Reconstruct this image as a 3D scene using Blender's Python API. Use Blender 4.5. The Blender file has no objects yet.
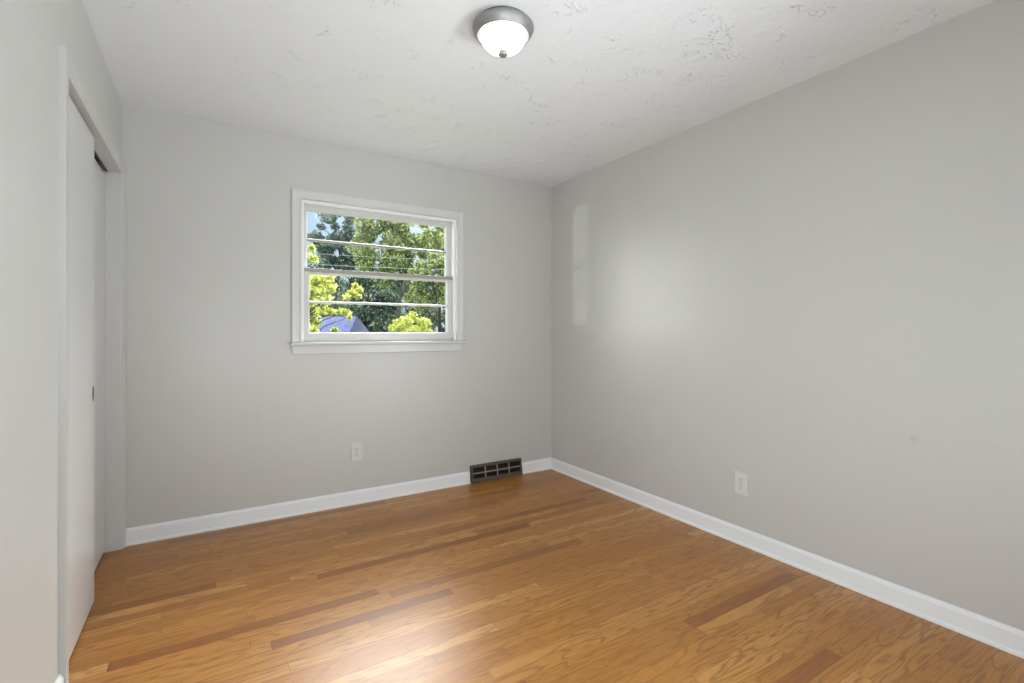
import bpy, bmesh, math, random
import numpy as np
from mathutils import Vector, Matrix

sc = bpy.context.scene
C = sc.collection
PI = math.pi

# ---------------------------------------------------------------- measures
XL, XR, YB, YN, H = -0.407, 2.533, 3.446, -0.60, 2.44     # room faces
CAM_Z, YAW, FPX, CY = 1.186, math.radians(31.731), 491.2, 331.4
GZ = -1.5                                                # the ground outside

# ---------------------------------------------------------------- camera
cd = bpy.data.cameras.new('camera')
cd.sensor_width = 36.0
cd.lens = FPX / 1024 * 36.0
cd.shift_y = (CY - 341.5) / 1024
cd.clip_start = 0.02
cam = bpy.data.objects.new('camera', cd)
C.objects.link(cam)
cam.location = (0, 0, CAM_Z)
cam.rotation_euler = (PI / 2, 0, -YAW)
sc.camera = cam

# ---------------------------------------------------------------- view
sc.view_settings.view_transform = 'Standard'
sc.view_settings.look = 'None'
sc.view_settings.exposure = 0.0
sc.view_settings.gamma = 1.0
sc.view_settings.use_curve_mapping = False
sc.cycles.use_denoising = True
sc.cycles.denoising_prefilter = 'NONE'
sc.cycles.max_bounces = 12
sc.cycles.diffuse_bounces = 8
sc.cycles.transparent_max_bounces = 24
sc.cycles.sample_clamp_indirect = 6.0

# ---------------------------------------------------------------- sky
LOBE, FILL_SKY, SKY = 12.5, 33.0, 1.0
W = bpy.data.worlds.new('sky')
sc.world = W
W.use_nodes = True
nt = W.node_tree
nt.nodes.clear()
wo = nt.nodes.new('ShaderNodeOutputWorld')
bg = nt.nodes.new('ShaderNodeBackground')
tc = nt.nodes.new('ShaderNodeTexCoord')
sep = nt.nodes.new('ShaderNodeSeparateXYZ')
ramp = nt.nodes.new('ShaderNodeValToRGB')
ramp.color_ramp.elements[0].position = 0.0
ramp.color_ramp.elements[0].color = (0.74, 0.86, 0.98, 1)
ramp.color_ramp.elements[1].position = 0.6
ramp.color_ramp.elements[1].color = (0.26, 0.50, 0.92, 1)
e = ramp.color_ramp.elements.new(0.22)
e.color = (0.50, 0.72, 0.97, 1)
L = nt.links.new


def lobe(direction, power, strength):
    """a bright patch of sky round one direction"""
    d = nt.nodes.new('ShaderNodeVectorMath'); d.operation = 'DOT_PRODUCT'
    d.inputs[1].default_value = Vector(direction).normalized()
    mx = nt.nodes.new('ShaderNodeMath'); mx.operation = 'MAXIMUM'; mx.inputs[1].default_value = 0
    pw = nt.nodes.new('ShaderNodeMath'); pw.operation = 'POWER'; pw.inputs[1].default_value = power
    ml = nt.nodes.new('ShaderNodeMath'); ml.operation = 'MULTIPLY'; ml.inputs[1].default_value = strength
    L(tc.outputs['Generated'], d.inputs[0]); L(d.outputs['Value'], mx.inputs[0])
    L(mx.outputs[0], pw.inputs[0]); L(pw.outputs[0], ml.inputs[0])
    return ml.outputs[0]


west = lobe((-0.80, 0.58, 0.10), 30, LOBE)           # added bright sky patch low on the left, lights the right wall
fill_sky = lobe((0.25, 0.76, 0.60), 60, FILL_SKY)          # added bright sky patch above the view, for the floor highlight
fill_sky_east = lobe((0.56, 0.54, 0.64), 26, FILL_SKY * 1.7)  # second added sky patch, brightens the left of the floor
ad1 = nt.nodes.new('ShaderNodeMath'); ad1.operation = 'ADD'
ad0 = nt.nodes.new('ShaderNodeMath'); ad0.operation = 'ADD'
L(fill_sky, ad0.inputs[0]); L(fill_sky_east, ad0.inputs[1])
L(west, ad1.inputs[0]); L(ad0.outputs[0], ad1.inputs[1])
L(tc.outputs['Generated'], sep.inputs[0]); L(sep.outputs['Z'], ramp.inputs[0])
bg2 = nt.nodes.new('ShaderNodeBackground')
bg2.inputs['Color'].default_value = (1.0, 0.97, 0.93, 1)
both = nt.nodes.new('ShaderNodeAddShader')
L(ramp.outputs[0], bg.inputs['Color']); bg.inputs['Strength'].default_value = SKY
L(ad1.outputs[0], bg2.inputs['Strength'])
L(bg.outputs[0], both.inputs[0]); L(bg2.outputs[0], both.inputs[1])
L(both.outputs[0], wo.inputs[0])


def light(name, kind, loc, direction, energy, color=(1, 1, 1), size=None, size_y=None, **kw):
    d = bpy.data.lights.new(name, kind)
    d.energy = energy
    d.color = color
    if kind == 'AREA':
        d.shape = 'RECTANGLE'; d.size = size; d.size_y = size_y or size
    for k, v in kw.items():
        setattr(d, k, v)
    o = bpy.data.objects.new(name, d)
    C.objects.link(o)
    o.location = loc
    o.rotation_euler = Vector(direction).to_track_quat('-Z', 'Y').to_euler()
    return o


# sun from behind the house, over the left shoulder
E_SUN, E_BOUNCE, E_AIMED, E_FILL, E_SIDE, E_GLINT = 5.5, 11.5, 3.2, 15.5, 28.5, 1200.0
light('sun', 'SUN', (-20, -20, 30), (0.62, 0.50, -0.66), E_SUN, (1.0, 0.93, 0.80), angle=0.01)
# added fill lamps, unseen behind the camera: one bounced off the ceiling, one aimed along it, one into the room, one towards the closet
FILL_TINT = (0.93, 0.995, 1.035)
light('bounce_fill', 'AREA', (1.00, -0.38, 0.35), (0, 0.25, 1), E_BOUNCE, FILL_TINT, 0.5, 0.3)
light('aimed_fill', 'AREA', (0.25, -0.42, 0.90), (0.75, 3.60, 1.54), E_AIMED, FILL_TINT, 0.30, 0.30, spread=math.radians(75))
light('room_fill', 'AREA', (-0.25, -0.38, 0.80), (1.0, 0.95, 0.0), E_FILL, FILL_TINT, 0.40, 0.60, spread=math.radians(95))
light('side_fill', 'AREA', (2.35, -0.30, 0.72), (-1, 0.75, 0.30), E_SIDE, FILL_TINT, 0.80, 0.80, spread=math.radians(104))
# added point lamp standing in for reflected sun, far left of the window
light('glint_lamp', 'POINT', (-9.0, 6.65, 0.74), (1, 0, 0), E_GLINT, (1.0, 0.98, 0.94), shadow_soft_size=0.06)


# ---------------------------------------------------------------- node helpers
def mat(name, color=(0.8, 0.8, 0.8), rough=0.5, metal=0.0, spec=0.5):
    m = bpy.data.materials.new(name)
    m.use_nodes = True
    b = m.node_tree.nodes['Principled BSDF']
    b.inputs['Base Color'].default_value = (*color, 1)
    b.inputs['Roughness'].default_value = rough
    b.inputs['Metallic'].default_value = metal
    b.inputs['Specular IOR Level'].default_value = spec
    return m, m.node_tree, b


def N(t, kind, **kw):
    n = t.nodes.new(kind)
    for k, v in kw.items():
        if k.startswith('i_'):
            n.inputs[k[2:].replace('_', ' ')].default_value = v
        else:
            setattr(n, k, v)
    return n


def M(t, op, a, b=None, c=None):
    n = t.nodes.new('ShaderNodeMath')
    n.operation = op
    for i, v in enumerate((a, b, c)):
        if v is None:
            continue
        if isinstance(v, (int, float)):
            n.inputs[i].default_value = v
        else:
            t.links.new(v, n.inputs[i])
    return n.outputs[0]


def add_bump(t, b, height, strength, dist):
    bp = N(t, 'ShaderNodeBump')
    bp.inputs['Strength'].default_value = strength
    bp.inputs['Distance'].default_value = dist
    t.links.new(height, bp.inputs['Height'])
    t.links.new(bp.outputs[0], b.inputs['Normal'])


def painted(name, color, rough, noise=180, strength=0.06, marks=(), mottled=0.02):
    """Rolled wall paint: fine stipple, slow unevenness, optional scuff marks of their own shape."""
    m, t, b = mat(name, color, rough)
    co = N(t, 'ShaderNodeTexCoord').outputs['Object']
    n1 = N(t, 'ShaderNodeTexNoise', i_Scale=noise, i_Detail=3.0)
    n2 = N(t, 'ShaderNodeTexNoise', i_Scale=2.2, i_Detail=2.0)
    t.links.new(co, n1.inputs['Vector']); t.links.new(co, n2.inputs['Vector'])
    h = M(t, 'MULTIPLY_ADD', n2.outputs[0], 6.0, n1.outputs[0])
    add_bump(t, b, h, strength, 0.004)
    fac = M(t, 'MULTIPLY_ADD', n2.outputs[0], mottled * 2, 1.0 - mottled)
    for (p, r, amount) in marks:
        dv = N(t, 'ShaderNodeVectorMath', operation='DISTANCE')
        t.links.new(co, dv.inputs[0])
        dv.inputs[1].default_value = p
        mr = N(t, 'ShaderNodeMapRange')
        mr.inputs['From Min'].default_value = r * 0.4
        mr.inputs['From Max'].default_value = r
        mr.inputs['To Min'].default_value = 1 - amount
        mr.inputs['To Max'].default_value = 1.0
        t.links.new(dv.outputs['Value'], mr.inputs['Value'])
        fac = M(t, 'MULTIPLY', fac, mr.outputs[0])
    cc = N(t, 'ShaderNodeVectorMath', operation='SCALE')
    cc.inputs[0].default_value = color
    t.links.new(fac, cc.inputs['Scale'])
    t.links.new(cc.outputs[0], b.inputs['Base Color'])
    return m


WALL = (0.545, 0.545, 0.525)
m_wall = painted('wall_paint', WALL, 0.37,
                 marks=[((XR, 0.871, 0.732), 0.022, 0.10), ((XR, 0.62, 0.75), 0.02, 0.03),
                        ((0.25, YB, 0.66), 0.03, 0.04)])
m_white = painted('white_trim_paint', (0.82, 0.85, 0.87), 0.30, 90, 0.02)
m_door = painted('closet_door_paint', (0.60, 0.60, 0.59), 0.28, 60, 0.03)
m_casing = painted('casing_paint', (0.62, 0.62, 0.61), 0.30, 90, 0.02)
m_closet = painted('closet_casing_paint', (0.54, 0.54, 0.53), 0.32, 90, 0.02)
m_rail = painted('grey_rail_paint', (0.34, 0.33, 0.315), 0.40, 90, 0.02)  # plain darker grey for the meeting rail and upper muntin
m_plate = painted('plate_paint', (0.63, 0.63, 0.61), 0.30, 90, 0.02)
m_plate_w, _, _ = mat('white_plastic', (0.65, 0.65, 0.635), 0.30)
m_slot, _, _ = mat('outlet_slot', (0.06, 0.055, 0.05), 0.5)
m_dark, _, _ = mat('closet_dark', (0.10, 0.095, 0.09), 0.8)
m_nickel, _, _ = mat('brushed_nickel', (0.36, 0.355, 0.35), 0.55, 0.85)
m_pull, _, _ = mat('aged_brass', (0.16, 0.14, 0.11), 0.42, 0.8)
m_vent, vt, vb = mat('brown_register_enamel', (0.135, 0.105, 0.085), 0.42, 0.3)
vn = N(vt, 'ShaderNodeTexNoise', i_Scale=40.0, i_Detail=3.0)
vr = N(vt, 'ShaderNodeValToRGB')
vr.color_ramp.elements[0].color = (0.070, 0.050, 0.040, 1)
vr.color_ramp.elements[1].color = (0.155, 0.122, 0.102, 1)
vt.links.new(vn.outputs[0], vr.inputs[0]); vt.links.new(vr.outputs[0], vb.inputs['Base Color'])
m_bar, _, _ = mat('register_bar', (0.30, 0.245, 0.20), 0.38, 0.3)
m_black, _, _ = mat('duct_black', (0.012, 0.010, 0.009), 0.8)


def ceiling_mat():
    m, t, b = mat('textured_ceiling', (0.815, 0.845, 0.88), 0.62)
    co = N(t, 'ShaderNodeTexCoord').outputs['Object']
    # skip-trowel plaster: short curved ridges from the level lines of a noise, kept only in patches
    n1 = N(t, 'ShaderNodeTexNoise', i_Scale=3.4, i_Detail=4.0, i_Roughness=0.62, i_Distortion=1.4)
    n2 = N(t, 'ShaderNodeTexNoise', i_Scale=8.0, i_Detail=3.0)
    n3 = N(t, 'ShaderNodeTexNoise', i_Scale=55.0, i_Detail=3.0)
    for n in (n1, n2, n3):
        t.links.new(co, n.inputs['Vector'])
    w = M(t, 'ABSOLUTE', M(t, 'SINE', M(t, 'MULTIPLY', n1.outputs[0], 30.0)))
    ridge = M(t, 'POWER', M(t, 'SUBTRACT', 1.0, w), 12.0)
    mr = N(t, 'ShaderNodeMapRange')
    mr.inputs['From Min'].default_value = 0.55
    mr.inputs['From Max'].default_value = 0.68
    t.links.new(n2.outputs[0], mr.inputs['Value'])
    r = M(t, 'MULTIPLY', ridge, mr.outputs[0])
    h = M(t, 'ADD', M(t, 'MULTIPLY', r, 1.0), M(t, 'MULTIPLY', n3.outputs[0], 0.10))
    h = M(t, 'ADD', h, M(t, 'MULTIPLY', n2.outputs[0], 0.55))
    add_bump(t, b, h, 0.75, 0.010)
    return m


def floor_mat():
    m, t, b = mat('oak_strip_floor', (0.4, 0.22, 0.09), 0.3)
    co = N(t, 'ShaderNodeTexCoord').outputs['Object']
    s = N(t, 'ShaderNodeSeparateXYZ'); t.links.new(co, s.inputs[0])
    x, y = s.outputs[0], s.outputs[1]
    PW = 0.057
    yy = M(t, 'DIVIDE', M(t, 'ADD', y, 10.0), PW)
    row = M(t, 'FLOOR', yy)
    fy = M(t, 'FRACT', yy)
    wr = N(t, 'ShaderNodeTexWhiteNoise', noise_dimensions='1D'); t.links.new(row, wr.inputs['W'])
    wr2 = N(t, 'ShaderNodeTexWhiteNoise', noise_dimensions='1D'); t.links.new(M(t, 'ADD', row, 517.3), wr2.inputs['W'])
    ln = M(t, 'MULTIPLY_ADD', wr.outputs['Value'], 0.75, 0.55)
    xx = M(t, 'DIVIDE', M(t, 'ADD', M(t, 'ADD', x, 20.0), M(t, 'MULTIPLY', wr2.outputs['Value'], 3.0)), ln)
    col = M(t, 'FLOOR', xx)
    fx = M(t, 'FRACT', xx)
    idv = N(t, 'ShaderNodeCombineXYZ'); t.links.new(row, idv.inputs[0]); t.links.new(col, idv.inputs[1])
    wn = N(t, 'ShaderNodeTexWhiteNoise', noise_dimensions='3D'); t.links.new(idv.outputs[0], wn.inputs['Vector'])
    rnd = wn.outputs['Value']
    rs = N(t, 'ShaderNodeSeparateColor'); t.links.new(wn.outputs['Color'], rs.inputs[0])
    # board tone
    br = N(t, 'ShaderNodeValToRGB')
    cr = br.color_ramp
    cr.elements[0].position = 0.0; cr.elements[0].color = (0.270, 0.098, 0.017, 1)
    cr.elements[1].position = 1.0; cr.elements[1].color = (0.600, 0.310, 0.090, 1)
    for p, c in ((0.04, (0.320, 0.122, 0.021, 1)), (0.16, (0.415, 0.175, 0.032, 1)), (0.55, (0.475, 0.207, 0.040, 1)), (0.80, (0.500, 0.232, 0.048, 1)), (0.93, (0.545, 0.265, 0.066, 1))):
        k = cr.elements.new(p); k.color = c
    t.links.new(rnd, br.inputs[0])
    # grain, running along x; every board cut from its own place
    gx = M(t, 'MULTIPLY_ADD', x, 2.3, M(t, 'MULTIPLY', rs.outputs[1], 91.0))
    gy = M(t, 'MULTIPLY_ADD', y, 17.0, M(t, 'MULTIPLY', rs.outputs[2], 57.0))
    gv = N(t, 'ShaderNodeCombineXYZ'); t.links.new(gx, gv.inputs[0]); t.links.new(gy, gv.inputs[1])
    gn = N(t, 'ShaderNodeTexNoise', i_Scale=1.0, i_Detail=2.0, i_Roughness=0.45, i_Distortion=0.25)
    t.links.new(gv.outputs[0], gn.inputs['Vector'])
    ring = M(t, 'SINE', M(t, 'MULTIPLY', gn.outputs[0], 44.0))
    ring = M(t, 'POWER', M(t, 'MULTIPLY_ADD', ring, 0.5, 0.5), 4.0)
    amt = M(t, 'MULTIPLY_ADD', rs.outputs[0], 0.26, 0.11)
    gf = M(t, 'SUBTRACT', 1.0, M(t, 'MULTIPLY', ring, amt))
    # fine pores
    px = N(t, 'ShaderNodeCombineXYZ')
    t.links.new(M(t, 'MULTIPLY', x, 22.0), px.inputs[0]); t.links.new(M(t, 'MULTIPLY', y, 300.0), px.inputs[1])
    t.links.new(M(t, 'MULTIPLY', rnd, 40.0), px.inputs[2])
    pn = N(t, 'ShaderNodeTexNoise', i_Scale=1.0, i_Detail=2.0); t.links.new(px.outputs[0], pn.inputs['Vector'])
    gf = M(t, 'MULTIPLY', gf, M(t, 'MULTIPLY_ADD', pn.outputs[0], 0.60, 0.70))
    # slow drift of tone
    dn = N(t, 'ShaderNodeTexNoise', i_Scale=1.6, i_Detail=3.0); t.links.new(co, dn.inputs['Vector'])
    gf = M(t, 'MULTIPLY', gf, M(t, 'MULTIPLY_ADD', dn.outputs[0], 0.30, 0.85))
    # seams between strips and butt joints
    ey = M(t, 'MINIMUM', fy, M(t, 'SUBTRACT', 1.0, fy))
    ex = M(t, 'MULTIPLY', M(t, 'MINIMUM', fx, M(t, 'SUBTRACT', 1.0, fx)), M(t, 'DIVIDE', ln, PW))
    ed = M(t, 'MINIMUM', ey, ex)
    sm = N(t, 'ShaderNodeMapRange')
    sm.inputs['From Min'].default_value = 0.008
    sm.inputs['From Max'].default_value = 0.030
    sm.inputs['To Min'].default_value = 0.62
    sm.inputs['To Max'].default_value = 1.0
    t.links.new(ed, sm.inputs['Value'])
    gf = M(t, 'MULTIPLY', gf, sm.outputs[0])
    gam = N(t, 'ShaderNodeMix', data_type='RGBA', blend_type='MULTIPLY')
    gam.inputs['Factor'].default_value = 1.0
    gr = N(t, 'ShaderNodeCombineColor')
    t.links.new(gf, gr.inputs[0]); t.links.new(M(t, 'POWER', gf, 1.25), gr.inputs[1]); t.links.new(M(t, 'POWER', gf, 1.6), gr.inputs[2])
    t.links.new(br.outputs[0], gam.inputs['A']); t.links.new(gr.outputs[0], gam.inputs['B'])
    t.links.new(gam.outputs['Result'], b.inputs['Base Color'])
    b.inputs['Roughness'].default_value = 0.30
    rn = M(t, 'MULTIPLY_ADD', dn.outputs[0], 0.08, 0.32)
    t.links.new(rn, b.inputs['Roughness'])
    b.inputs['Specular IOR Level'].default_value = 0.6
    hb = M(t, 'ADD', M(t, 'MULTIPLY', sm.outputs[0], 0.5), M(t, 'MULTIPLY', M(t, 'ADD', pn.outputs[0], rnd), 0.10))
    add_bump(t, b, hb, 0.25, 0.002)
    return m


def glass_mat():
    m = bpy.data.materials.new('window_glass')
    m.use_nodes = True
    t = m.node_tree
    t.nodes.clear()
    o = N(t, 'ShaderNodeOutputMaterial')
    mix = N(t, 'ShaderNodeMixShader')
    tr = N(t, 'ShaderNodeBsdfTransparent')
    tr.inputs[0].default_value = (0.975, 0.985, 0.98, 1)
    gl = N(t, 'ShaderNodeBsdfGlossy')
    gl.inputs['Roughness'].default_value = 0.0
    fr = N(t, 'ShaderNodeFresnel')
    gm = N(t, 'ShaderNodeNewGeometry')          # same index on both faces of the thin pane
    t.links.new(M(t, 'MULTIPLY_ADD', gm.outputs['Backfacing'], 1 / 1.45 - 1.45, 1.45), fr.inputs[0])
    t.links.new(fr.outputs[0], mix.inputs[0]); t.links.new(tr.outputs[0], mix.inputs[1]); t.links.new(gl.outputs[0], mix.inputs[2])
    t.links.new(mix.outputs[0], o.inputs[0])
    return m


E_DOME = 3.0


def dome_mat():
    m, t, b = mat('frosted_glass_dome', (0.90, 0.89, 0.87), 0.22)
    b.inputs['Emission Color'].default_value = (1.0, 0.985, 0.96, 1)
    b.inputs['Emission Strength'].default_value = E_DOME
    # alabaster swirl: thickness of the frosted glass
    co = N(t, 'ShaderNodeTexCoord').outputs['Object']
    n = N(t, 'ShaderNodeTexNoise', i_Scale=9.0, i_Detail=3.0, i_Distortion=1.5)
    t.links.new(co, n.inputs['Vector'])
    t.links.new(M(t, 'MULTIPLY', M(t, 'MULTIPLY_ADD', n.outputs[0], 0.9, 0.55), E_DOME), b.inputs['Emission Strength'])
    return m


def leaf_mat(name, dark, mid, light_, trans=0.45):
    m = bpy.data.materials.new(name)
    m.use_nodes = True
    t = m.node_tree
    b = t.nodes['Principled BSDF']
    o = t.nodes['Material Output']
    g = N(t, 'ShaderNodeNewGeometry')
    r = N(t, 'ShaderNodeValToRGB')
    r.color_ramp.elements[0].color = (*dark, 1)
    r.color_ramp.elements[1].color = (*light_, 1)
    k = r.color_ramp.elements.new(0.5); k.color = (*mid, 1)
    t.links.new(g.outputs['Random Per Island'], r.inputs[0])
    t.links.new(r.outputs[0], b.inputs['Base Color'])
    b.inputs['Roughness'].default_value = 0.5
    b.inputs['Specular IOR Level'].default_value = 0.35
    tl = N(t, 'ShaderNodeBsdfTranslucent')
    t.links.new(r.outputs[0], tl.inputs[0])
    mix = N(t, 'ShaderNodeMixShader'); mix.inputs[0].default_value = trans
    t.links.new(b.outputs[0], mix.inputs[1]); t.links.new(tl.outputs[0], mix.inputs[2])
    t.links.new(mix.outputs[0], o.inputs[0])
    return m


def noise_mat(name, c0, c1, scale, rough=0.85, detail=4.0):
    m, t, b = mat(name, c0, rough)
    co = N(t, 'ShaderNodeTexCoord').outputs['Object']
    n = N(t, 'ShaderNodeTexNoise', i_Scale=scale, i_Detail=detail); t.links.new(co, n.inputs['Vector'])
    r = N(t, 'ShaderNodeValToRGB')
    r.color_ramp.elements[0].position = 0.3; r.color_ramp.elements[0].color = (*c0, 1)
    r.color_ramp.elements[1].position = 0.7; r.color_ramp.elements[1].color = (*c1, 1)
    t.links.new(n.outputs[0], r.inputs[0]); t.links.new(r.outputs[0], b.inputs['Base Color'])
    return m


m_ceil, m_floor, m_glass, m_dome = ceiling_mat(), floor_mat(), glass_mat(), dome_mat()
m_bark = noise_mat('bark', (0.035, 0.03, 0.027), (0.09, 0.08, 0.07), 9.0)
m_grass = noise_mat('lawn_grass', (0.06, 0.11, 0.03), (0.16, 0.22, 0.06), 3.0)
m_shingle = noise_mat('blue_grey_shingles', (0.07, 0.09, 0.22), (0.17, 0.20, 0.38), 6.0)
m_siding = noise_mat('pale_siding', (0.36, 0.37, 0.42), (0.44, 0.45, 0.50), 2.0)
m_cable, _, _ = mat('cable_sheath', (0.40, 0.46, 0.48), 0.5)


# ---------------------------------------------------------------- mesh helpers
def obj(name, bm, m, parent=None, smooth=False, bevel=0.0, segs=2):
    me = bpy.data.meshes.new(name)
    bmesh.ops.recalc_face_normals(bm, faces=bm.faces)
    bm.to_mesh(me)
    bm.free()
    if smooth:
        for p in me.polygons:
            p.use_smooth = True
    me.materials.append(m)
    o = bpy.data.objects.new(name, me)
    C.objects.link(o)
    if parent:
        o.parent = parent
    if bevel:
        bv = o.modifiers.new('bevel', 'BEVEL')
        bv.width = bevel; bv.segments = segs; bv.limit_method = 'ANGLE'; bv.angle_limit = math.radians(40)
        bv.harden_normals = False
    return o


def box(bm, x0, x1, y0, y1, z0, z1):
    vs = [bm.verts.new((x, y, z)) for x in (x0, x1) for y in (y0, y1) for z in (z0, z1)]
    for f in ((0, 1, 3, 2), (4, 6, 7, 5), (0, 4, 5, 1), (2, 3, 7, 6), (0, 2, 6, 4), (1, 5, 7, 3)):
        bm.faces.new([vs[i] for i in f])
    return bm


def boxes(*bs):
    bm = bmesh.new()
    for b in bs:
        box(bm, *b)
    return bm


def sweep(bm, prof, frames, closed=False, caps=True):
    """prof: list of (a,b); frames: list of functions (a,b)->point; consecutive rings are bridged."""
    rings = [[bm.verts.new(fr(a, b)) for a, b in prof] for fr in frames]
    n = len(prof)
    pairs = list(zip(rings, rings[1:])) + ([(rings[-1], rings[0])] if closed else [])
    for r0, r1 in pairs:
        for i in range(n):
            j = (i + 1) % n
            bm.faces.new((r0[i], r0[j], r1[j], r1[i]))
    if caps and not closed:
        bm.faces.new(rings[0][::-1]); bm.faces.new(rings[-1])
    return bm


def lathe(bm, prof, center, n=64):
    """prof: (r, z) from axis outwards; closed at the axis when r == 0."""
    cx, cy = center
    rings = []
    for r, z in prof:
        if r < 1e-6:
            rings.append([bm.verts.new((cx, cy, z))])
        else:
            rings.append([bm.verts.new((cx + r * math.cos(2 * PI * i / n), cy + r * math.sin(2 * PI * i / n), z)) for i in range(n)])
    for a, b in zip(rings, rings[1:]):
        for i in range(n):
            j = (i + 1) % n
            if len(a) == 1 and len(b) > 1:
                bm.faces.new((a[0], b[i], b[j]))
            elif len(b) == 1 and len(a) > 1:
                bm.faces.new((a[i], a[j], b[0]))
            elif len(a) > 1:
                bm.faces.new((a[i], a[j], b[j], b[i]))
    return bm


def tube(bm, pts, radii, n=7):
    rings = []
    for i, p in enumerate(pts):
        p = Vector(p)
        d = (Vector(pts[min(i + 1, len(pts) - 1)]) - Vector(pts[max(i - 1, 0)])).normalized()
        u = d.cross(Vector((0.31, 0.17, 0.93)))
        if u.length < 1e-3:
            u = d.cross(Vector((1, 0, 0)))
        u.normalize(); v = d.cross(u)
        rings.append([bm.verts.new(p + (u * math.cos(2 * PI * k / n) + v * math.sin(2 * PI * k / n)) * radii[i]) for k in range(n)])
    for a, b in zip(rings, rings[1:]):
        for k in range(n):
            j = (k + 1) % n
            bm.faces.new((a[k], a[j], b[j], b[k]))
    bm.faces.new(rings[0][::-1]); bm.faces.new(rings[-1])
    return bm


def structure(o):
    o['kind'] = 'structure'
    return o


def tag(o, label, cat, group=None):
    o['label'] = label; o['category'] = cat
    if group:
        o['group'] = group
    return o


def empty(name, loc):
    o = bpy.data.objects.new(name, None)
    C.objects.link(o)
    o.location = loc
    o.empty_display_size = 0.1
    return o


def child(o, root):
    """parent keeping world placement (roots are unrotated)"""
    o.parent = root
    o.matrix_parent_inverse = Matrix.Translation(-Vector(root.location))
    return o


# ---------------------------------------------------------------- room shell
# window opening in the back wall, closet opening in the left wall
WX0, WX1, WZ0, WZ1 = 0.515, 1.622, 1.115, 2.045
DY0, DY1, DZ = 2.150, 3.385, 2.045
T = 0.16
structure(obj('floor', boxes((XL - 0.85, XR + T, YN - T, YB + T, -0.12, 0.0)), m_floor))
structure(obj('ceiling', boxes((XL - 0.85, XR + T, YN - T, YB + T, H, H + 0.12)), m_ceil))
structure(obj('wall_back', boxes((XL - 0.85, WX0, YB, YB + T, 0, H), (WX1, XR + T, YB, YB + T, 0, H),
                                 (WX0, WX1, YB, YB + T, 0, WZ0 - 0.02), (WX0, WX1, YB, YB + T, WZ1, H)), m_wall))
structure(obj('wall_right', boxes((XR, XR + T, YN - T, YB, 0, H)), m_wall))
structure(obj('wall_left', boxes((XL - 0.115, XL, YN - T, DY0 - 0.012, 0, H), (XL - 0.115, XL, DY1 + 0.012, YB, 0, H),
                                 (XL - 0.052, XL, DY0 - 0.012, DY1 + 0.012, DZ + 0.012, H),
                                 (XL - 0.115, XL - 0.100, DY0 - 0.012, DY1 + 0.012, DZ + 0.06, H)), m_wall))
structure(obj('wall_near', boxes((XL - 0.85, XR, YN - T, YN, 0, H)), m_wall))
structure(obj('wall_closet', boxes((XL - 0.85, XL - 0.75, YN, YB, 0, H), (XL - 0.75, XL - 0.115, 1.9, 2.0, 0, H)), m_wall))

# baseboards: square face with eased top and a shoe at the floor
BT, BH = 0.013, 0.092
prof_b = [(0, 0), (BT + 0.009, 0), (BT + 0.0085, 0.008), (BT + 0.0055, 0.014), (BT, 0.0165), (BT, BH - 0.016), (BT - 0.003, BH - 0.008),
          (BT - 0.007, BH - 0.002), (BT - 0.010, BH), (0, BH)]


def board(name, frames):
    return structure(obj(name, sweep(bmesh.new(), prof_b, frames), m_white))


VX0, VX1 = 1.742, 2.208
board('baseboard_back', [lambda a, b: (XL + 0.02, YB - a, b), lambda a, b: (VX0 - 0.003, YB - a, b)])
bb = board('trim_1', [lambda a, b: (VX1 + 0.003, YB - a, b), lambda a, b: (XR - a, YB - a, b)])
bb['label'] = 'short white baseboard between the vent and the corner'
board('baseboard_right', [lambda a, b: (XR - a, YB - a, b), lambda a, b: (XR - a, YN, b)])
board('baseboard_left', [lambda a, b: (XL + a, YN, b), lambda a, b: (XL + a, 2.094, b)])

# ---------------------------------------------------------------- closet: casing, jambs, sliding doors
CO0, CO1, CZ = 2.095, YB - 0.002, 2.102                # outer edges of the casing
prof_c = [(0, 0), (0.019, 0), (0.0195, 0.004), (0.019, 0.034), (0.0150, 0.043), (0.0100, 0.051), (0.0075, 0.057), (0, 0.057)]   # (out of the wall, in from the outer edge)
cas = sweep(bmesh.new(), prof_c, [lambda a, b: (XL + a, CO0 + b, 0), lambda a, b: (XL + a, CO0 + b, CZ - b),
                                  lambda a, b: (XL + a, CO1 - b, CZ - b), lambda a, b: (XL + a, CO1 - b, 0)])
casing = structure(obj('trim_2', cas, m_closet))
casing['label'] = 'white painted casing around the closet opening'
jb = boxes((XL - 0.113, XL + 0.002, DY0 - 0.012, DY0, 0, DZ), (XL - 0.113, XL + 0.002, DY1, DY1 + 0.012, 0, DZ),
           (XL - 0.052, XL + 0.002, DY0 - 0.012, DY1 + 0.012, DZ, DZ + 0.012))
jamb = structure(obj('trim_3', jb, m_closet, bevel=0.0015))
jamb['label'] = 'white jamb lining the closet opening'
trk = boxes((XL - 0.113, XL - 0.054, DY0, DY1, DZ + 0.045, DZ + 0.058), (XL - 0.058, XL - 0.054, DY0, DY1, DZ - 0.004, DZ + 0.045))
trk = structure(obj('trim_4', trk, m_dark))
trk['label'] = 'dark sliding door track in the closet head'

d1 = structure(obj('door_1', boxes((-0.456, -0.423, DY0 + 0.003, 2.784, 0.010, 2.031)), m_door, bevel=0.002))
d1['label'] = 'front white sliding closet door with finger pull'
d2 = structure(obj('door_2', boxes((-0.506, -0.473, 2.742, DY1 - 0.003, 0.010, 2.034)), m_door, bevel=0.002))
d2['label'] = 'rear white sliding closet door at the far side'
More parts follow.
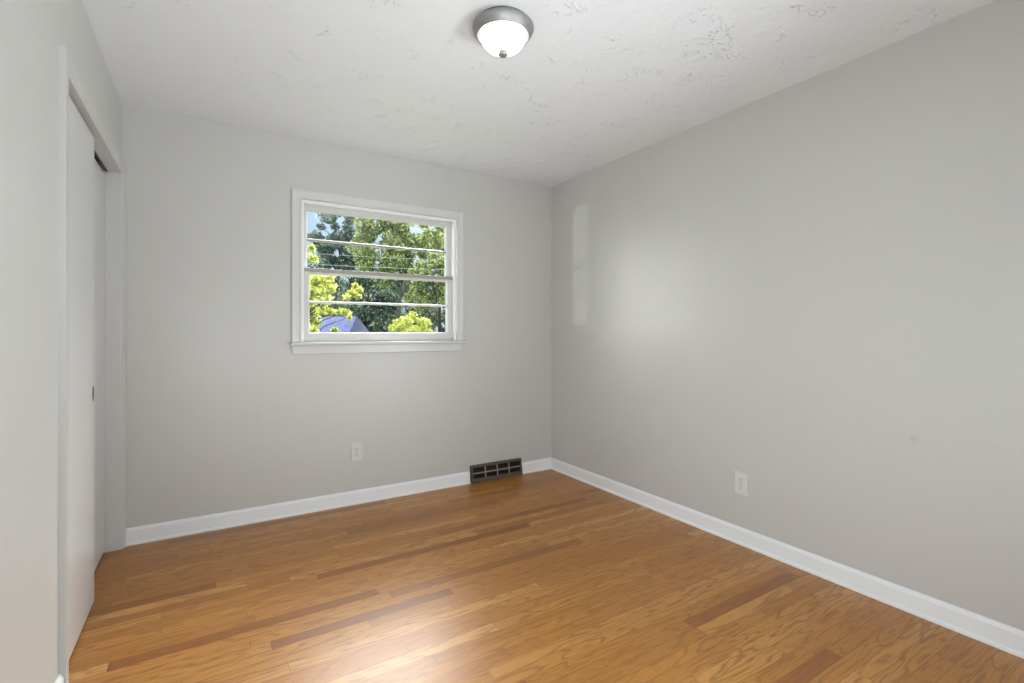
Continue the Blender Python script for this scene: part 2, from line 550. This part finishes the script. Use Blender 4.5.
# flush cup pull on the front door
pl = bmesh.new()
lathe(pl, [(0, 0.0004), (0.0235, 0.0004), (0.0245, 0.0014), (0.0310, 0.0014), (0.0335, 0.0002), (0.0335, -0.004)], (0, 0), 40)
pull = obj('finger_pull', pl, m_pull, d1, smooth=True)
pull.scale = (1.0, 0.42, 1.0)
pull.rotation_euler = (0, PI / 2, 0)
pull.location = (-0.4229, 2.752, 0.918)

# ---------------------------------------------------------------- window
win = structure(empty('window_1', (1.0685, YB, WZ0)))
win['label'] = 'double hung white window in the back wall'


def wpart(name, bm, m=m_casing, parent=win, **kw):
    o = obj(name, bm, m, None, **kw)
    o.parent = parent
    root = Vector(win.location) if parent is win else Vector((0, 0, 0))
    o.matrix_parent_inverse = Matrix.Translation(-root)
    return o


# casing, mitred at the top corners, standing on the stool
wc0, wc1, wct = 0.457, 1.680, 2.108
prof_w = [(0, 0), (0.017, 0), (0.0185, 0.004), (0.018, 0.012), (0.0165, 0.020), (0.0150, 0.044), (0.0150, 0.0465), (0.0185, 0.0490), (0.0195, 0.0525), (0.0180, 0.0565), (0.0140, 0.058), (0, 0.058)]
wpart('window_casing', sweep(bmesh.new(), prof_w, [lambda a, b: (wc0 + b, YB - a, WZ0), lambda a, b: (wc0 + b, YB - a, wct - b),
                                                   lambda a, b: (wc1 - b, YB - a, wct - b), lambda a, b: (wc1 - b, YB - a, WZ0)]))
# jambs and stops
J0, J1 = WX0, WX1
wpart('window_jamb', boxes((J0 - 0.001, J0 + 0.008, YB - 0.002, YB + 0.14, WZ0, WZ1 + 0.001), (J1 - 0.008, J1 + 0.001, YB - 0.002, YB + 0.14, WZ0, WZ1 + 0.001),
                           (J0 + 0.008, J1 - 0.008, YB - 0.002, YB + 0.14, WZ1 - 0.008, WZ1 + 0.001),
                           (J0 + 0.008, J0 + 0.017, YB, YB + 0.026, WZ0, WZ1 - 0.008), (J1 - 0.017, J1 - 0.008, YB, YB + 0.026, WZ0, WZ1 - 0.008),
                           (J0 + 0.017, J1 - 0.017, YB, YB + 0.026, WZ1 - 0.017, WZ1 - 0.008)), m_white, bevel=0.0015)
# stool with rounded nose
wpart('window_sill', boxes((0.445, 1.700, YB - 0.052, YB, WZ0 - 0.019, WZ0), (J0, J1, YB, YB + 0.165, WZ0 - 0.019, WZ0)), bevel=0.006, segs=3)
# apron with rounded lower corners
ab = bmesh.new()
R_ = 0.024
a0, a1, az0, az1 = 0.458, 1.672, 1.036, WZ0 - 0.019
out = [(a0, az1)] + [(a0 + R_ - R_ * math.cos(k * PI / 12), az0 + R_ - R_ * math.sin(k * PI / 12)) for k in range(7)] + \
      [(a1 - R_ + R_ * math.sin(k * PI / 12), az0 + R_ - R_ * math.cos(k * PI / 12)) for k in range(7)] + [(a1, az1)]
f0 = [ab.verts.new((x, YB, z)) for x, z in out]
f1 = [ab.verts.new((x, YB - 0.016, z)) for x, z in out]
ab.faces.new(f0); ab.faces.new(f1[::-1])
for i in range(len(out)):
    j = (i + 1) % len(out)
    ab.faces.new((f0[i], f0[j], f1[j], f1[i]))
wpart('window_apron', ab, bevel=0.004)


def sash(name, x0, x1, z0, z1, y, th, stile, top, bottom, bar_z, label, bar_m=None):
    """one frame mesh with a chamfered inner edge, a glazing bar and two panes"""
    bar_m = bar_m or m_casing
    ch = 0.008
    gx0, gx1, gz0, gz1 = x0 + stile, x1 - stile, z0 + bottom, z1 - top
    bm = bmesh.new()
    yf, yb = y, y + th
    def ring(a, b, c, d, yy):
        return [bm.verts.new(p) for p in ((a, yy, c), (b, yy, c), (b, yy, d), (a, yy, d))]
    rings = [ring(x0, x1, z0, z1, yb), ring(x0, x1, z0, z1, yf), ring(gx0 - ch, gx1 + ch, gz0 - ch, gz1 + ch, yf),
             ring(gx0, gx1, gz0, gz1, yf + 0.012), ring(gx0, gx1, gz0, gz1, yb)]
    for r0, r1 in zip(rings, rings[1:] + rings[:1]):
        for i in range(4):
            j = (i + 1) % 4
            bm.faces.new((r0[i], r0[j], r1[j], r1[i]))
    s = wpart(name, bm, m_casing, win, bevel=0.0012)
    s['label'] = label
    mb = bmesh.new()
    prof = [(yf + 0.003, -0.003), (yf + 0.003, 0.003), (yf + 0.012, 0.0085), (yb, 0.0085), (yb, -0.0085), (yf + 0.012, -0.0085)]
    sweep(mb, prof, [lambda a, b: (gx0 - 0.001, a, bar_z + b), lambda a, b: (gx1 + 0.001, a, bar_z + b)])
    wpart('muntin', mb, bar_m, s)
    for (p0, p1) in ((gz0, bar_z - 0.008), (bar_z + 0.008, gz1)):
        wpart('pane', boxes((gx0, gx1, y + 0.016, y + 0.019, p0, p1)), m_glass, s)
    return s


ya, yb2 = YB + 0.030, YB + 0.070
ls = sash('lower_sash', J0 + 0.009, J1 - 0.009, WZ0 + 0.001, 1.606, ya, 0.034, 0.049, 0.032, 0.064, 1.383, 'lower sash of the window')
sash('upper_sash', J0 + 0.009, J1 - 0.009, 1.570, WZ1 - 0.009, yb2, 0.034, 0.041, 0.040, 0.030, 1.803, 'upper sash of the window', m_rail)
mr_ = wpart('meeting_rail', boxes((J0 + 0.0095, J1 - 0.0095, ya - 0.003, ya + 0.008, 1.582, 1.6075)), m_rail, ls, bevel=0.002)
mr_['label'] = 'grey meeting rail across the middle of the window'
# ---------------------------------------------------------------- ceiling light
LX, LY = 1.020, 1.718
cl = empty('ceiling_light', (LX, LY, H))
tag(cl, 'round flush mount ceiling light with frosted glass dome and nickel rim', 'ceiling light')
pan = lathe(bmesh.new(), [(0, H), (0.106, H), (0.107, H - 0.012), (0.1195, H - 0.0145), (0.1240, H - 0.019), (0.1245, H - 0.024), (0.1235, H - 0.029),
                          (0.1195, H - 0.037), (0.1135, H - 0.047), (0.1085, H - 0.0545), (0.1065, H - 0.0570), (0.1040, H - 0.0565), (0.1030, H - 0.050), (0.102, H - 0.034), (0, H - 0.032)], (LX, LY), 96)
child(obj('rim', pan, m_nickel, smooth=True), cl)
R0, ZD, DEP = 0.0890, H - 0.036, 0.055
zc = H - 0.062
dome = [(R0 * math.cos(a) ** 0.80, zc - DEP * math.sin(a)) for a in [k * PI / 2 / 18 for k in range(18)]] + [(0, zc - DEP)]
child(obj('glass_dome', lathe(bmesh.new(), [(R0 * 0.97, ZD), (R0 * 0.985, ZD - 0.01)] + dome, (LX, LY), 72), m_dome, smooth=True), cl)
zk = zc - DEP
child(obj('finial', lathe(bmesh.new(), [(0.0, zk + 0.003), (0.0150, zk + 0.002), (0.0160, zk - 0.0015), (0.0120, zk - 0.004), (0.0115, zk - 0.006), (0.0175, zk - 0.009), (0.0190, zk - 0.013), (0.0155, zk - 0.0175), (0.007, zk - 0.0200), (0, zk - 0.0203)],
                          (LX, LY), 24), m_nickel, smooth=True), cl)

# ---------------------------------------------------------------- baseboard register
vent = empty('baseboard_register', ((VX0 + VX1) / 2, YB, 0))
tag(vent, 'brown metal baseboard heating vent on the back wall near the corner', 'vent')
zt, ht = 0.003, 0.135
pt, pb = 0.022, 0.042          # how far the face stands off the wall at the top and the foot


def vface(x, z, off=0.0):
    """point on the sloping face at height z"""
    k = (z - zt) / (ht - zt)
    return (x, YB - (pb + (pt - pb) * k) - off, z)


fb = bmesh.new()
# sloping front frame with four columns of openings in two rows
xs = [VX0, VX0 + 0.016] + [VX0 + 0.016 + (VX1 - VX0 - 0.032) * k / 4 for k in (1, 2, 3)] + [VX1 - 0.016, VX1]


def slab(bm, x0, x1, z0, z1, th, off=0.0):
    vs = []
    for x in (x0, x1):
        for z in (z0, z1):
            vs.append(bm.verts.new(vface(x, z, off)))
            p = vface(x, z, off - th); vs.append(bm.verts.new(p))
    for f in ((0, 1, 3, 2), (4, 6, 7, 5), (0, 4, 5, 1), (2, 3, 7, 6), (0, 2, 6, 4), (1, 5, 7, 3)):
        bm.faces.new([vs[i] for i in f])


slab(fb, VX0, VX1, zt, 0.036, 0.004)
slab(fb, VX0, VX1, 0.118, ht, 0.004)
slab(fb, VX0, VX0 + 0.016, 0.036, 0.118, 0.004)
slab(fb, VX1 - 0.016, VX1, 0.036, 0.118, 0.004)
child(obj('face_frame', fb, m_vent), vent)
hb = bmesh.new()
for x in (VX0, VX1 - 0.003):      # end cheeks, top
    vs = [hb.verts.new(p) for xx in (x, x + 0.003) for p in ((xx, YB - 0.0005, zt), vface(xx, zt), vface(xx, ht), (xx, YB - 0.0005, ht))]
    for f in ((0, 1, 2, 3), (7, 6, 5, 4), (0, 4, 5, 1), (1, 5, 6, 2), (2, 6, 7, 3), (3, 7, 4, 0)):
        hb.faces.new([vs[i] for i in f])
box(hb, VX0 + 0.003, VX1 - 0.003, YB - pt, YB - 0.0005, ht - 0.003, ht)
child(obj('housing', hb, m_vent), vent)
child(obj('duct_back', boxes((VX0 + 0.004, VX1 - 0.004, YB - 0.006, YB - 0.001, zt, ht - 0.004)), m_black), vent)
mb = bmesh.new()
slab(mb, VX0 + 0.016, VX1 - 0.016, 0.0700, 0.0800, 0.004, 0.0012)
child(obj('crossbar', mb, m_bar), vent)
for x in xs[2:5]:
    ub = bmesh.new()
    slab(ub, x - 0.0045, x + 0.0045, 0.034, 0.116, 0.004, 0.0010)
    child(obj('upright_bar', ub, m_bar), vent)
for k in range(5):
    z = 0.042 + k * 0.0155
    lb = bmesh.new()
    y0 = vface(0, z)[1] + 0.006
    vs = [lb.verts.new(p) for xx in (VX0 + 0.015, VX1 - 0.015) for p in ((xx, y0, z), (xx, y0 + 0.008, z + 0.007), (xx, y0 + 0.008, z + 0.0085), (xx, y0, z + 0.0015))]
    for f in ((0, 1, 2, 3), (7, 6, 5, 4), (0, 4, 5, 1), (1, 5, 6, 2), (2, 6, 7, 3), (3, 7, 4, 0)):
        lb.faces.new([vs[i] for i in f])
    child(obj('louver', lb, m_black), vent)


# ---------------------------------------------------------------- outlets
def outlet(loc, rz, pm, label):
    """built facing -y around the origin, then turned"""
    root = empty('electrical_outlet', loc)
    root.rotation_euler = (0, 0, rz)
    tag(root, label, 'outlet', 'duplex wall outlets')
    w, h = 0.0375, 0.0615
    pb_ = sweep(bmesh.new(), [(-w, -h), (w, -h), (w, h), (-w, h)], [lambda a, b: (a, 0, b), lambda a, b: (a, -0.0035, b), lambda a, b: (a * 0.93, -0.0065, b * 0.955)])
    obj('cover_plate', pb_, pm, root, bevel=0.001)
    for s in (1, -1):
        rb = bmesh.new()
        ol = [(0.0165 * math.cos(q), max(-0.0135, min(0.0135, 0.0172 * math.sin(q))) + s * 0.0195) for q in [k * 2 * PI / 28 for k in range(28)]]
        sweep(rb, ol, [lambda a, b: (a, -0.006, b), lambda a, b: (a, -0.0085, b)])
        rc = obj('receptacle', rb, pm, root, bevel=0.0006)
        for (sx, hh) in ((-0.0062, 0.0048), (0.0062, 0.0040)):
            obj('blade_slot', boxes((sx - 0.0013, sx + 0.0013, -0.0089, -0.0080, s * 0.0195 + 0.004 - hh, s * 0.0195 + 0.004 + hh)), m_slot, rc)
        gb = bmesh.new()
        sweep(gb, [(0.0028 * math.cos(q), s * 0.0195 - 0.0075 + 0.0028 * math.sin(q)) for q in [k * 2 * PI / 14 for k in range(14)]],
              [lambda a, b: (a, -0.0080, b), lambda a, b: (a, -0.0089, b)])
        obj('ground_hole', gb, m_slot, rc)
    sb = bmesh.new()
    sweep(sb, [(0.003 * math.cos(q), 0.003 * math.sin(q)) for q in [k * 2 * PI / 14 for k in range(14)]], [lambda a, b: (a, -0.006, b), lambda a, b: (a, -0.0077, b)])
    obj('screw', sb, m_slot, root)
    return root


outlet((0.869, YB, 0.357), 0, m_plate, 'outlet with painted grey cover plate on the back wall under the window')
outlet((XR, 1.659, 0.338), -PI / 2, m_plate_w, 'outlet with pale cover plate low on the right wall')

# ================================================================= outside the window
CA, SA = math.cos(YAW), math.sin(YAW)


def at(u, v, d):
    """point of the place seen at pixel (u, v) at depth d"""
    xr = (u - 512) / FPX * d
    return Vector((xr * CA + d * SA, -xr * SA + d * CA, CAM_Z - (v - CY) / FPX * d))


structure(obj('ground', boxes((-60, 80, YB + T + 0.02, 110, GZ - 0.3, GZ)), m_grass))

lf_lime = leaf_mat('lime_leaves', (0.34, 0.42, 0.06), (0.60, 0.63, 0.14), (0.86, 0.86, 0.44))
lf_green = leaf_mat('green_leaves', (0.06, 0.11, 0.09), (0.28, 0.37, 0.13), (0.74, 0.74, 0.32))
lf_dark = leaf_mat('dark_leaves', (0.04, 0.08, 0.08), (0.11, 0.19, 0.13), (0.40, 0.48, 0.26))
lf_pine = leaf_mat('pine_needles', (0.05, 0.09, 0.10), (0.10, 0.16, 0.14), (0.24, 0.30, 0.20), 0.25)


def leaves_mesh(name, centers, radii, counts, size, m, parent, rng, aspect=0.55, droop=0.0, shell=0.55):
    vs, fs = [], []
    for c, r, k in zip(centers, radii, counts):
        d = rng.normal(size=(k, 3)); d /= np.linalg.norm(d, axis=1)[:, None]
        rad = r * (shell + (1 - shell) * rng.random(k)) ** 1.0
        p = np.array(c) + d * rad[:, None] * np.array([1, 1, 0.8])
        a = rng.normal(size=(k, 3)); a[:, 2] -= droop * 2; a /= np.linalg.norm(a, axis=1)[:, None]
        nrm = d + rng.normal(size=(k, 3)) * 0.7 + np.array([0, 0, 0.4])
        b = np.cross(a, nrm); b /= (np.linalg.norm(b, axis=1)[:, None] + 1e-9)
        nn = np.cross(b, a)
        L_ = size * (0.6 + 0.8 * rng.random(k))[:, None]
        for q in range(k):
            i = len(vs)
            l = L_[q]
            vs += [p[q] - a[q] * l * 0.5, p[q] + b[q] * l * aspect * 0.5 + nn[q] * l * 0.06, p[q] + a[q] * l * 0.5 - nn[q] * l * 0.10, p[q] - b[q] * l * aspect * 0.5 + nn[q] * l * 0.06]
            fs += [(i, i + 1, i + 2), (i, i + 2, i + 3)]
    me = bpy.data.meshes.new(name)
    me.from_pydata([tuple(v) for v in vs], [], fs)
    me.materials.append(m)
    o = bpy.data.objects.new(name, me)
    C.objects.link(o)
    return child(o, parent)


def tree(name, u, d, top_v, crown_low_v, half_px, m, seed, label, cat='tree', clumps=26, leaves=5200, leaf=0.22, trunk=0.16, clump_r=0.30, shell=0.5, group='trees beyond the window', conic=0.0):
    rng = np.random.default_rng(seed)
    base = at(u, CY, d); base.z = GZ
    ztop, zlow = at(u, top_v, d).z, at(u, crown_low_v, d).z
    hw = half_px / FPX * d
    root = empty(name, base)
    tag(root, label, cat, group)
    cz, hz = (ztop + zlow) / 2, (ztop - zlow) / 2
    cs, rs_ = [], []
    while len(cs) < clumps:
        q = rng.uniform(-1, 1, 3)
        if (q ** 2).sum() > 1:
            continue
        wz = 1 - conic * (q[2] * 0.5 + 0.5)
        cs.append((base.x + q[0] * hw * wz, base.y + q[1] * hw * wz, cz + q[2] * hz * 0.88))
        rs_.append(clump_r * min(hw, hz) * rng.uniform(0.6, 1.25) * (0.45 + 0.55 * wz))
    tot = sum(r * r for r in rs_)
    leaves_mesh('foliage', cs, rs_, [max(20, int(leaves * r * r / tot)) for r in rs_], leaf, m, root, rng, shell=shell)
    tb = bmesh.new()
    n = 7
    pts = [(base.x + math.sin(k * 1.3 + seed) * 0.05 * k, base.y, GZ + (ztop - 0.15 * hz - GZ) * k / n) for k in range(n + 1)]
    tube(tb, pts, [trunk * (1 - 0.85 * k / n) for k in range(n + 1)], 8)
    for c in cs[::2]:
        zb = max(GZ + 0.8, c[2] - 0.5 * math.hypot(c[0] - base.x, c[1] - base.y) - 0.3 * hz)
        kk = min(n - 1, max(0, (zb - GZ) / (ztop - 0.15 * hz - GZ) * n)); k0 = int(kk)
        s = Vector(pts[k0]).lerp(Vector(pts[k0 + 1]), kk - k0)
        e_ = Vector(c); mid = s.lerp(e_, 0.5) + Vector((0, 0, 0.08 * (e_ - s).length))
        tube(tb, [s, mid, e_], [trunk * 0.32, trunk * 0.2, trunk * 0.06], 5)
    child(obj('trunk', tb, m_bark, smooth=True), root)
    return root


tree('broadleaf_tree', 398, 24, 196, 288, 52, lf_green, 3, 'tall broadleaf tree with yellow-green crown in the middle of the window', clumps=60, leaves=14000, leaf=0.17, clump_r=0.21, trunk=0.09)
tree('pine_tree', 336, 29, 200, 280, 26, lf_pine, 8, 'sparse dark pine seen through the upper left panes', clumps=30, leaves=2600, leaf=0.26, clump_r=0.28)
tree('slender_tree', 441, 30, 208, 285, 16, lf_pine, 14, 'thin sparse tree against the sky at the right edge of the window', clumps=22, leaves=1300, leaf=0.24, clump_r=0.34)
tree('broadleaf_tree', 432, 19, 246, 326, 22, lf_green, 21, 'small light green tree at the right side of the middle panes', clumps=22, leaves=6500, leaf=0.13, clump_r=0.36, trunk=0.07)
for (u, d, tv, hp, sd, lab) in ((318, 41, 248, 34, 31, 'dark evergreen behind the bright leaves at the left of the window'),
                                (366, 33, 258, 36, 32, 'dark evergreen behind the rooftop'),
                                (412, 42, 252, 34, 33, 'dark evergreen behind the round yellow-green shrub'),
                                (450, 34, 246, 32, 34, 'dark evergreen half hidden by the right window frame'),
                                (268, 33, 240, 40, 35, 'dark evergreen hidden left of the window'),
                                (505, 42, 240, 40, 36, 'dark evergreen hidden right of the window')):
    tree('evergreen_tree', u, d, tv, 352, hp, lf_dark, sd, lab, clumps=34, leaves=9000, leaf=0.24, clump_r=0.42, group='dark evergreens at the back of the lot', conic=0.3)
tree('round_shrub', 411, 15, 310.5, 366, 21, lf_lime, 41, 'rounded yellow-green shrub low in the lower right pane', cat='shrub', clumps=60, leaves=8000, leaf=0.085, trunk=0.05, clump_r=0.26, group='shrubs in the yard')


# near leafy shrub, its branches reaching in from the left
def near_shrub():
    rng = np.random.default_rng(77)
    d0 = 6.2
    base = at(296, CY, d0); base.z = GZ
    root = empty('leafy_shrub', base)
    tag(root, 'bright lime-leaved shrub branches reaching in at the left of the window', 'shrub', 'shrubs in the yard')
    targets = [(309, 276, 9), (318, 280, 9), (327, 279, 8), (312, 290, 10), (324, 292, 9), (331, 288, 6), (310, 300, 9), (326, 301, 6), (311, 248, 4), (313, 258, 5),
               (309, 312, 8), (314, 322, 7), (310, 330, 7), (320, 311, 6), (330, 311, 5), (339, 312, 5), (346, 313, 5), (350, 317, 3), (335, 330, 4),
               (347, 297, 3), (353, 293, 4), (359, 290, 4), (357, 297, 3), (355, 286, 3),
               (298, 284, 14), (296, 312, 14), (290, 262, 14), (284, 300, 14), (270, 285, 16)]
    cs, rs_, ks = [], [], []
    tb = bmesh.new()
    stem = [base, base + Vector((0.02, 0.03, 1.1)), base + Vector((-0.03, 0.05, 2.0)), base + Vector((-0.05, 0, 3.1))]
    tube(tb, stem, [0.035, 0.03, 0.022, 0.006], 8)
    for (u, v, r) in targets:
        p = at(u, v, d0 + rng.uniform(-0.35, 0.35))
        rr = r / FPX * d0
        cs.append(p); rs_.append(rr); ks.append(int(14 + r * r * 1.5))
        s = Vector((base.x - 0.02, base.y + 0.03, max(GZ + 0.6, p.z - 0.45 * (p - Vector((base.x, base.y, p.z))).length - 0.1)))
        mid = s.lerp(p, 0.55) + Vector((0, 0, 0.10 * (p - s).length))
        tube(tb, [s, mid, p], [0.010, 0.007, 0.003], 5)
    leaves_mesh('foliage', cs, rs_, ks, 0.085, lf_lime, root, rng, aspect=0.42, droop=0.35, shell=0.1)
    child(obj('stem', tb, m_bark, smooth=True), root)


near_shrub()

# neighbour's outbuilding: only its roof shows above the sill
hd = 22.0
rl, rr_ = at(296, 317.5, hd), at(357, 317.5, hd)
zr, ze = rl.z, at(340, 333.5, hd).z - 0.35
ax = (rr_ - rl).normalized(); ax.z = 0; ax.normalize()
pr = Vector((-ax.y, ax.x, 0))
if pr.y < 0:
    pr = -pr
shed = empty('outbuilding', (rl.x, rl.y, GZ))
tag(shed, 'neighbouring outbuilding whose blue-grey shingled roof shows in the lower left pane', 'building')
lenr = 7.0
rend = rr_.copy(); r0 = rend - ax * lenr


def hip(name, th, grow, m):
    bm = bmesh.new()
    hw, hp = 2.2 + grow, 0.22 + grow
    lo = [r0 - ax * hp - pr * hw, rend + ax * hp - pr * hw, rend + ax * hp + pr * hw, r0 - ax * hp + pr * hw]
    rings = []
    for dz in (0, th):
        vv = [bm.verts.new((p.x, p.y, ze + dz)) for p in lo] + [bm.verts.new((r0.x, r0.y, zr + dz)), bm.verts.new((rend.x, rend.y, zr + dz))]
        rings.append(vv)
    a, b = rings
    for vv in (a, b):
        bm.faces.new((vv[0], vv[1], vv[5], vv[4])); bm.faces.new((vv[1], vv[2], vv[5])); bm.faces.new((vv[2], vv[3], vv[4], vv[5])); bm.faces.new((vv[3], vv[0], vv[4]))
    for i in range(4):
        j = (i + 1) % 4
        bm.faces.new((a[i], a[j], b[j], b[i]))
    return child(obj(name, bm, m), shed)


hip('roof', 0.05, 0.0, m_shingle)
wb = bmesh.new()
q = [r0 - ax * 0.35 - pr * 1.95, rend + ax * 0.05 - pr * 1.95, rend + ax * 0.05 + pr * 1.95, r0 - ax * 0.35 + pr * 1.95]
lo = [wb.verts.new((p.x, p.y, GZ)) for p in q]; hi = [wb.verts.new((p.x, p.y, ze)) for p in q]
wb.faces.new(lo); wb.faces.new(hi)
for i in range(4):
    j = (i + 1) % 4
    wb.faces.new((lo[i], lo[j], hi[j], hi[i]))
child(obj('wall', wb, m_siding), shed)

# overhead service cables
for (u0, v0, u1, v1, d, lab) in ((260, 261.5, 520, 271.5, 17, 'lower of two thin overhead cables crossing the upper sash'),
                                 (260, 250.5, 520, 262.5, 17.5, 'upper of two thin overhead cables crossing the upper sash')):
    p0, p1 = at(u0 - 300, v0 - 11, d + 4), at(u1 + 200, v1 + 8, d - 2)
    pts = []
    for k in range(25):
        s = k / 24
        p = at(u0 + (u1 - u0) * s, v0 + (v1 - v0) * s, d)
        p.z -= 0.10 * (1 - (2 * s - 1) ** 2) - 0.05
        pts.append(p)
    tag(obj('overhead_cable', tube(bmesh.new(), pts, [0.0065] * 25, 6), m_cable), lab, 'cable', 'overhead cables')
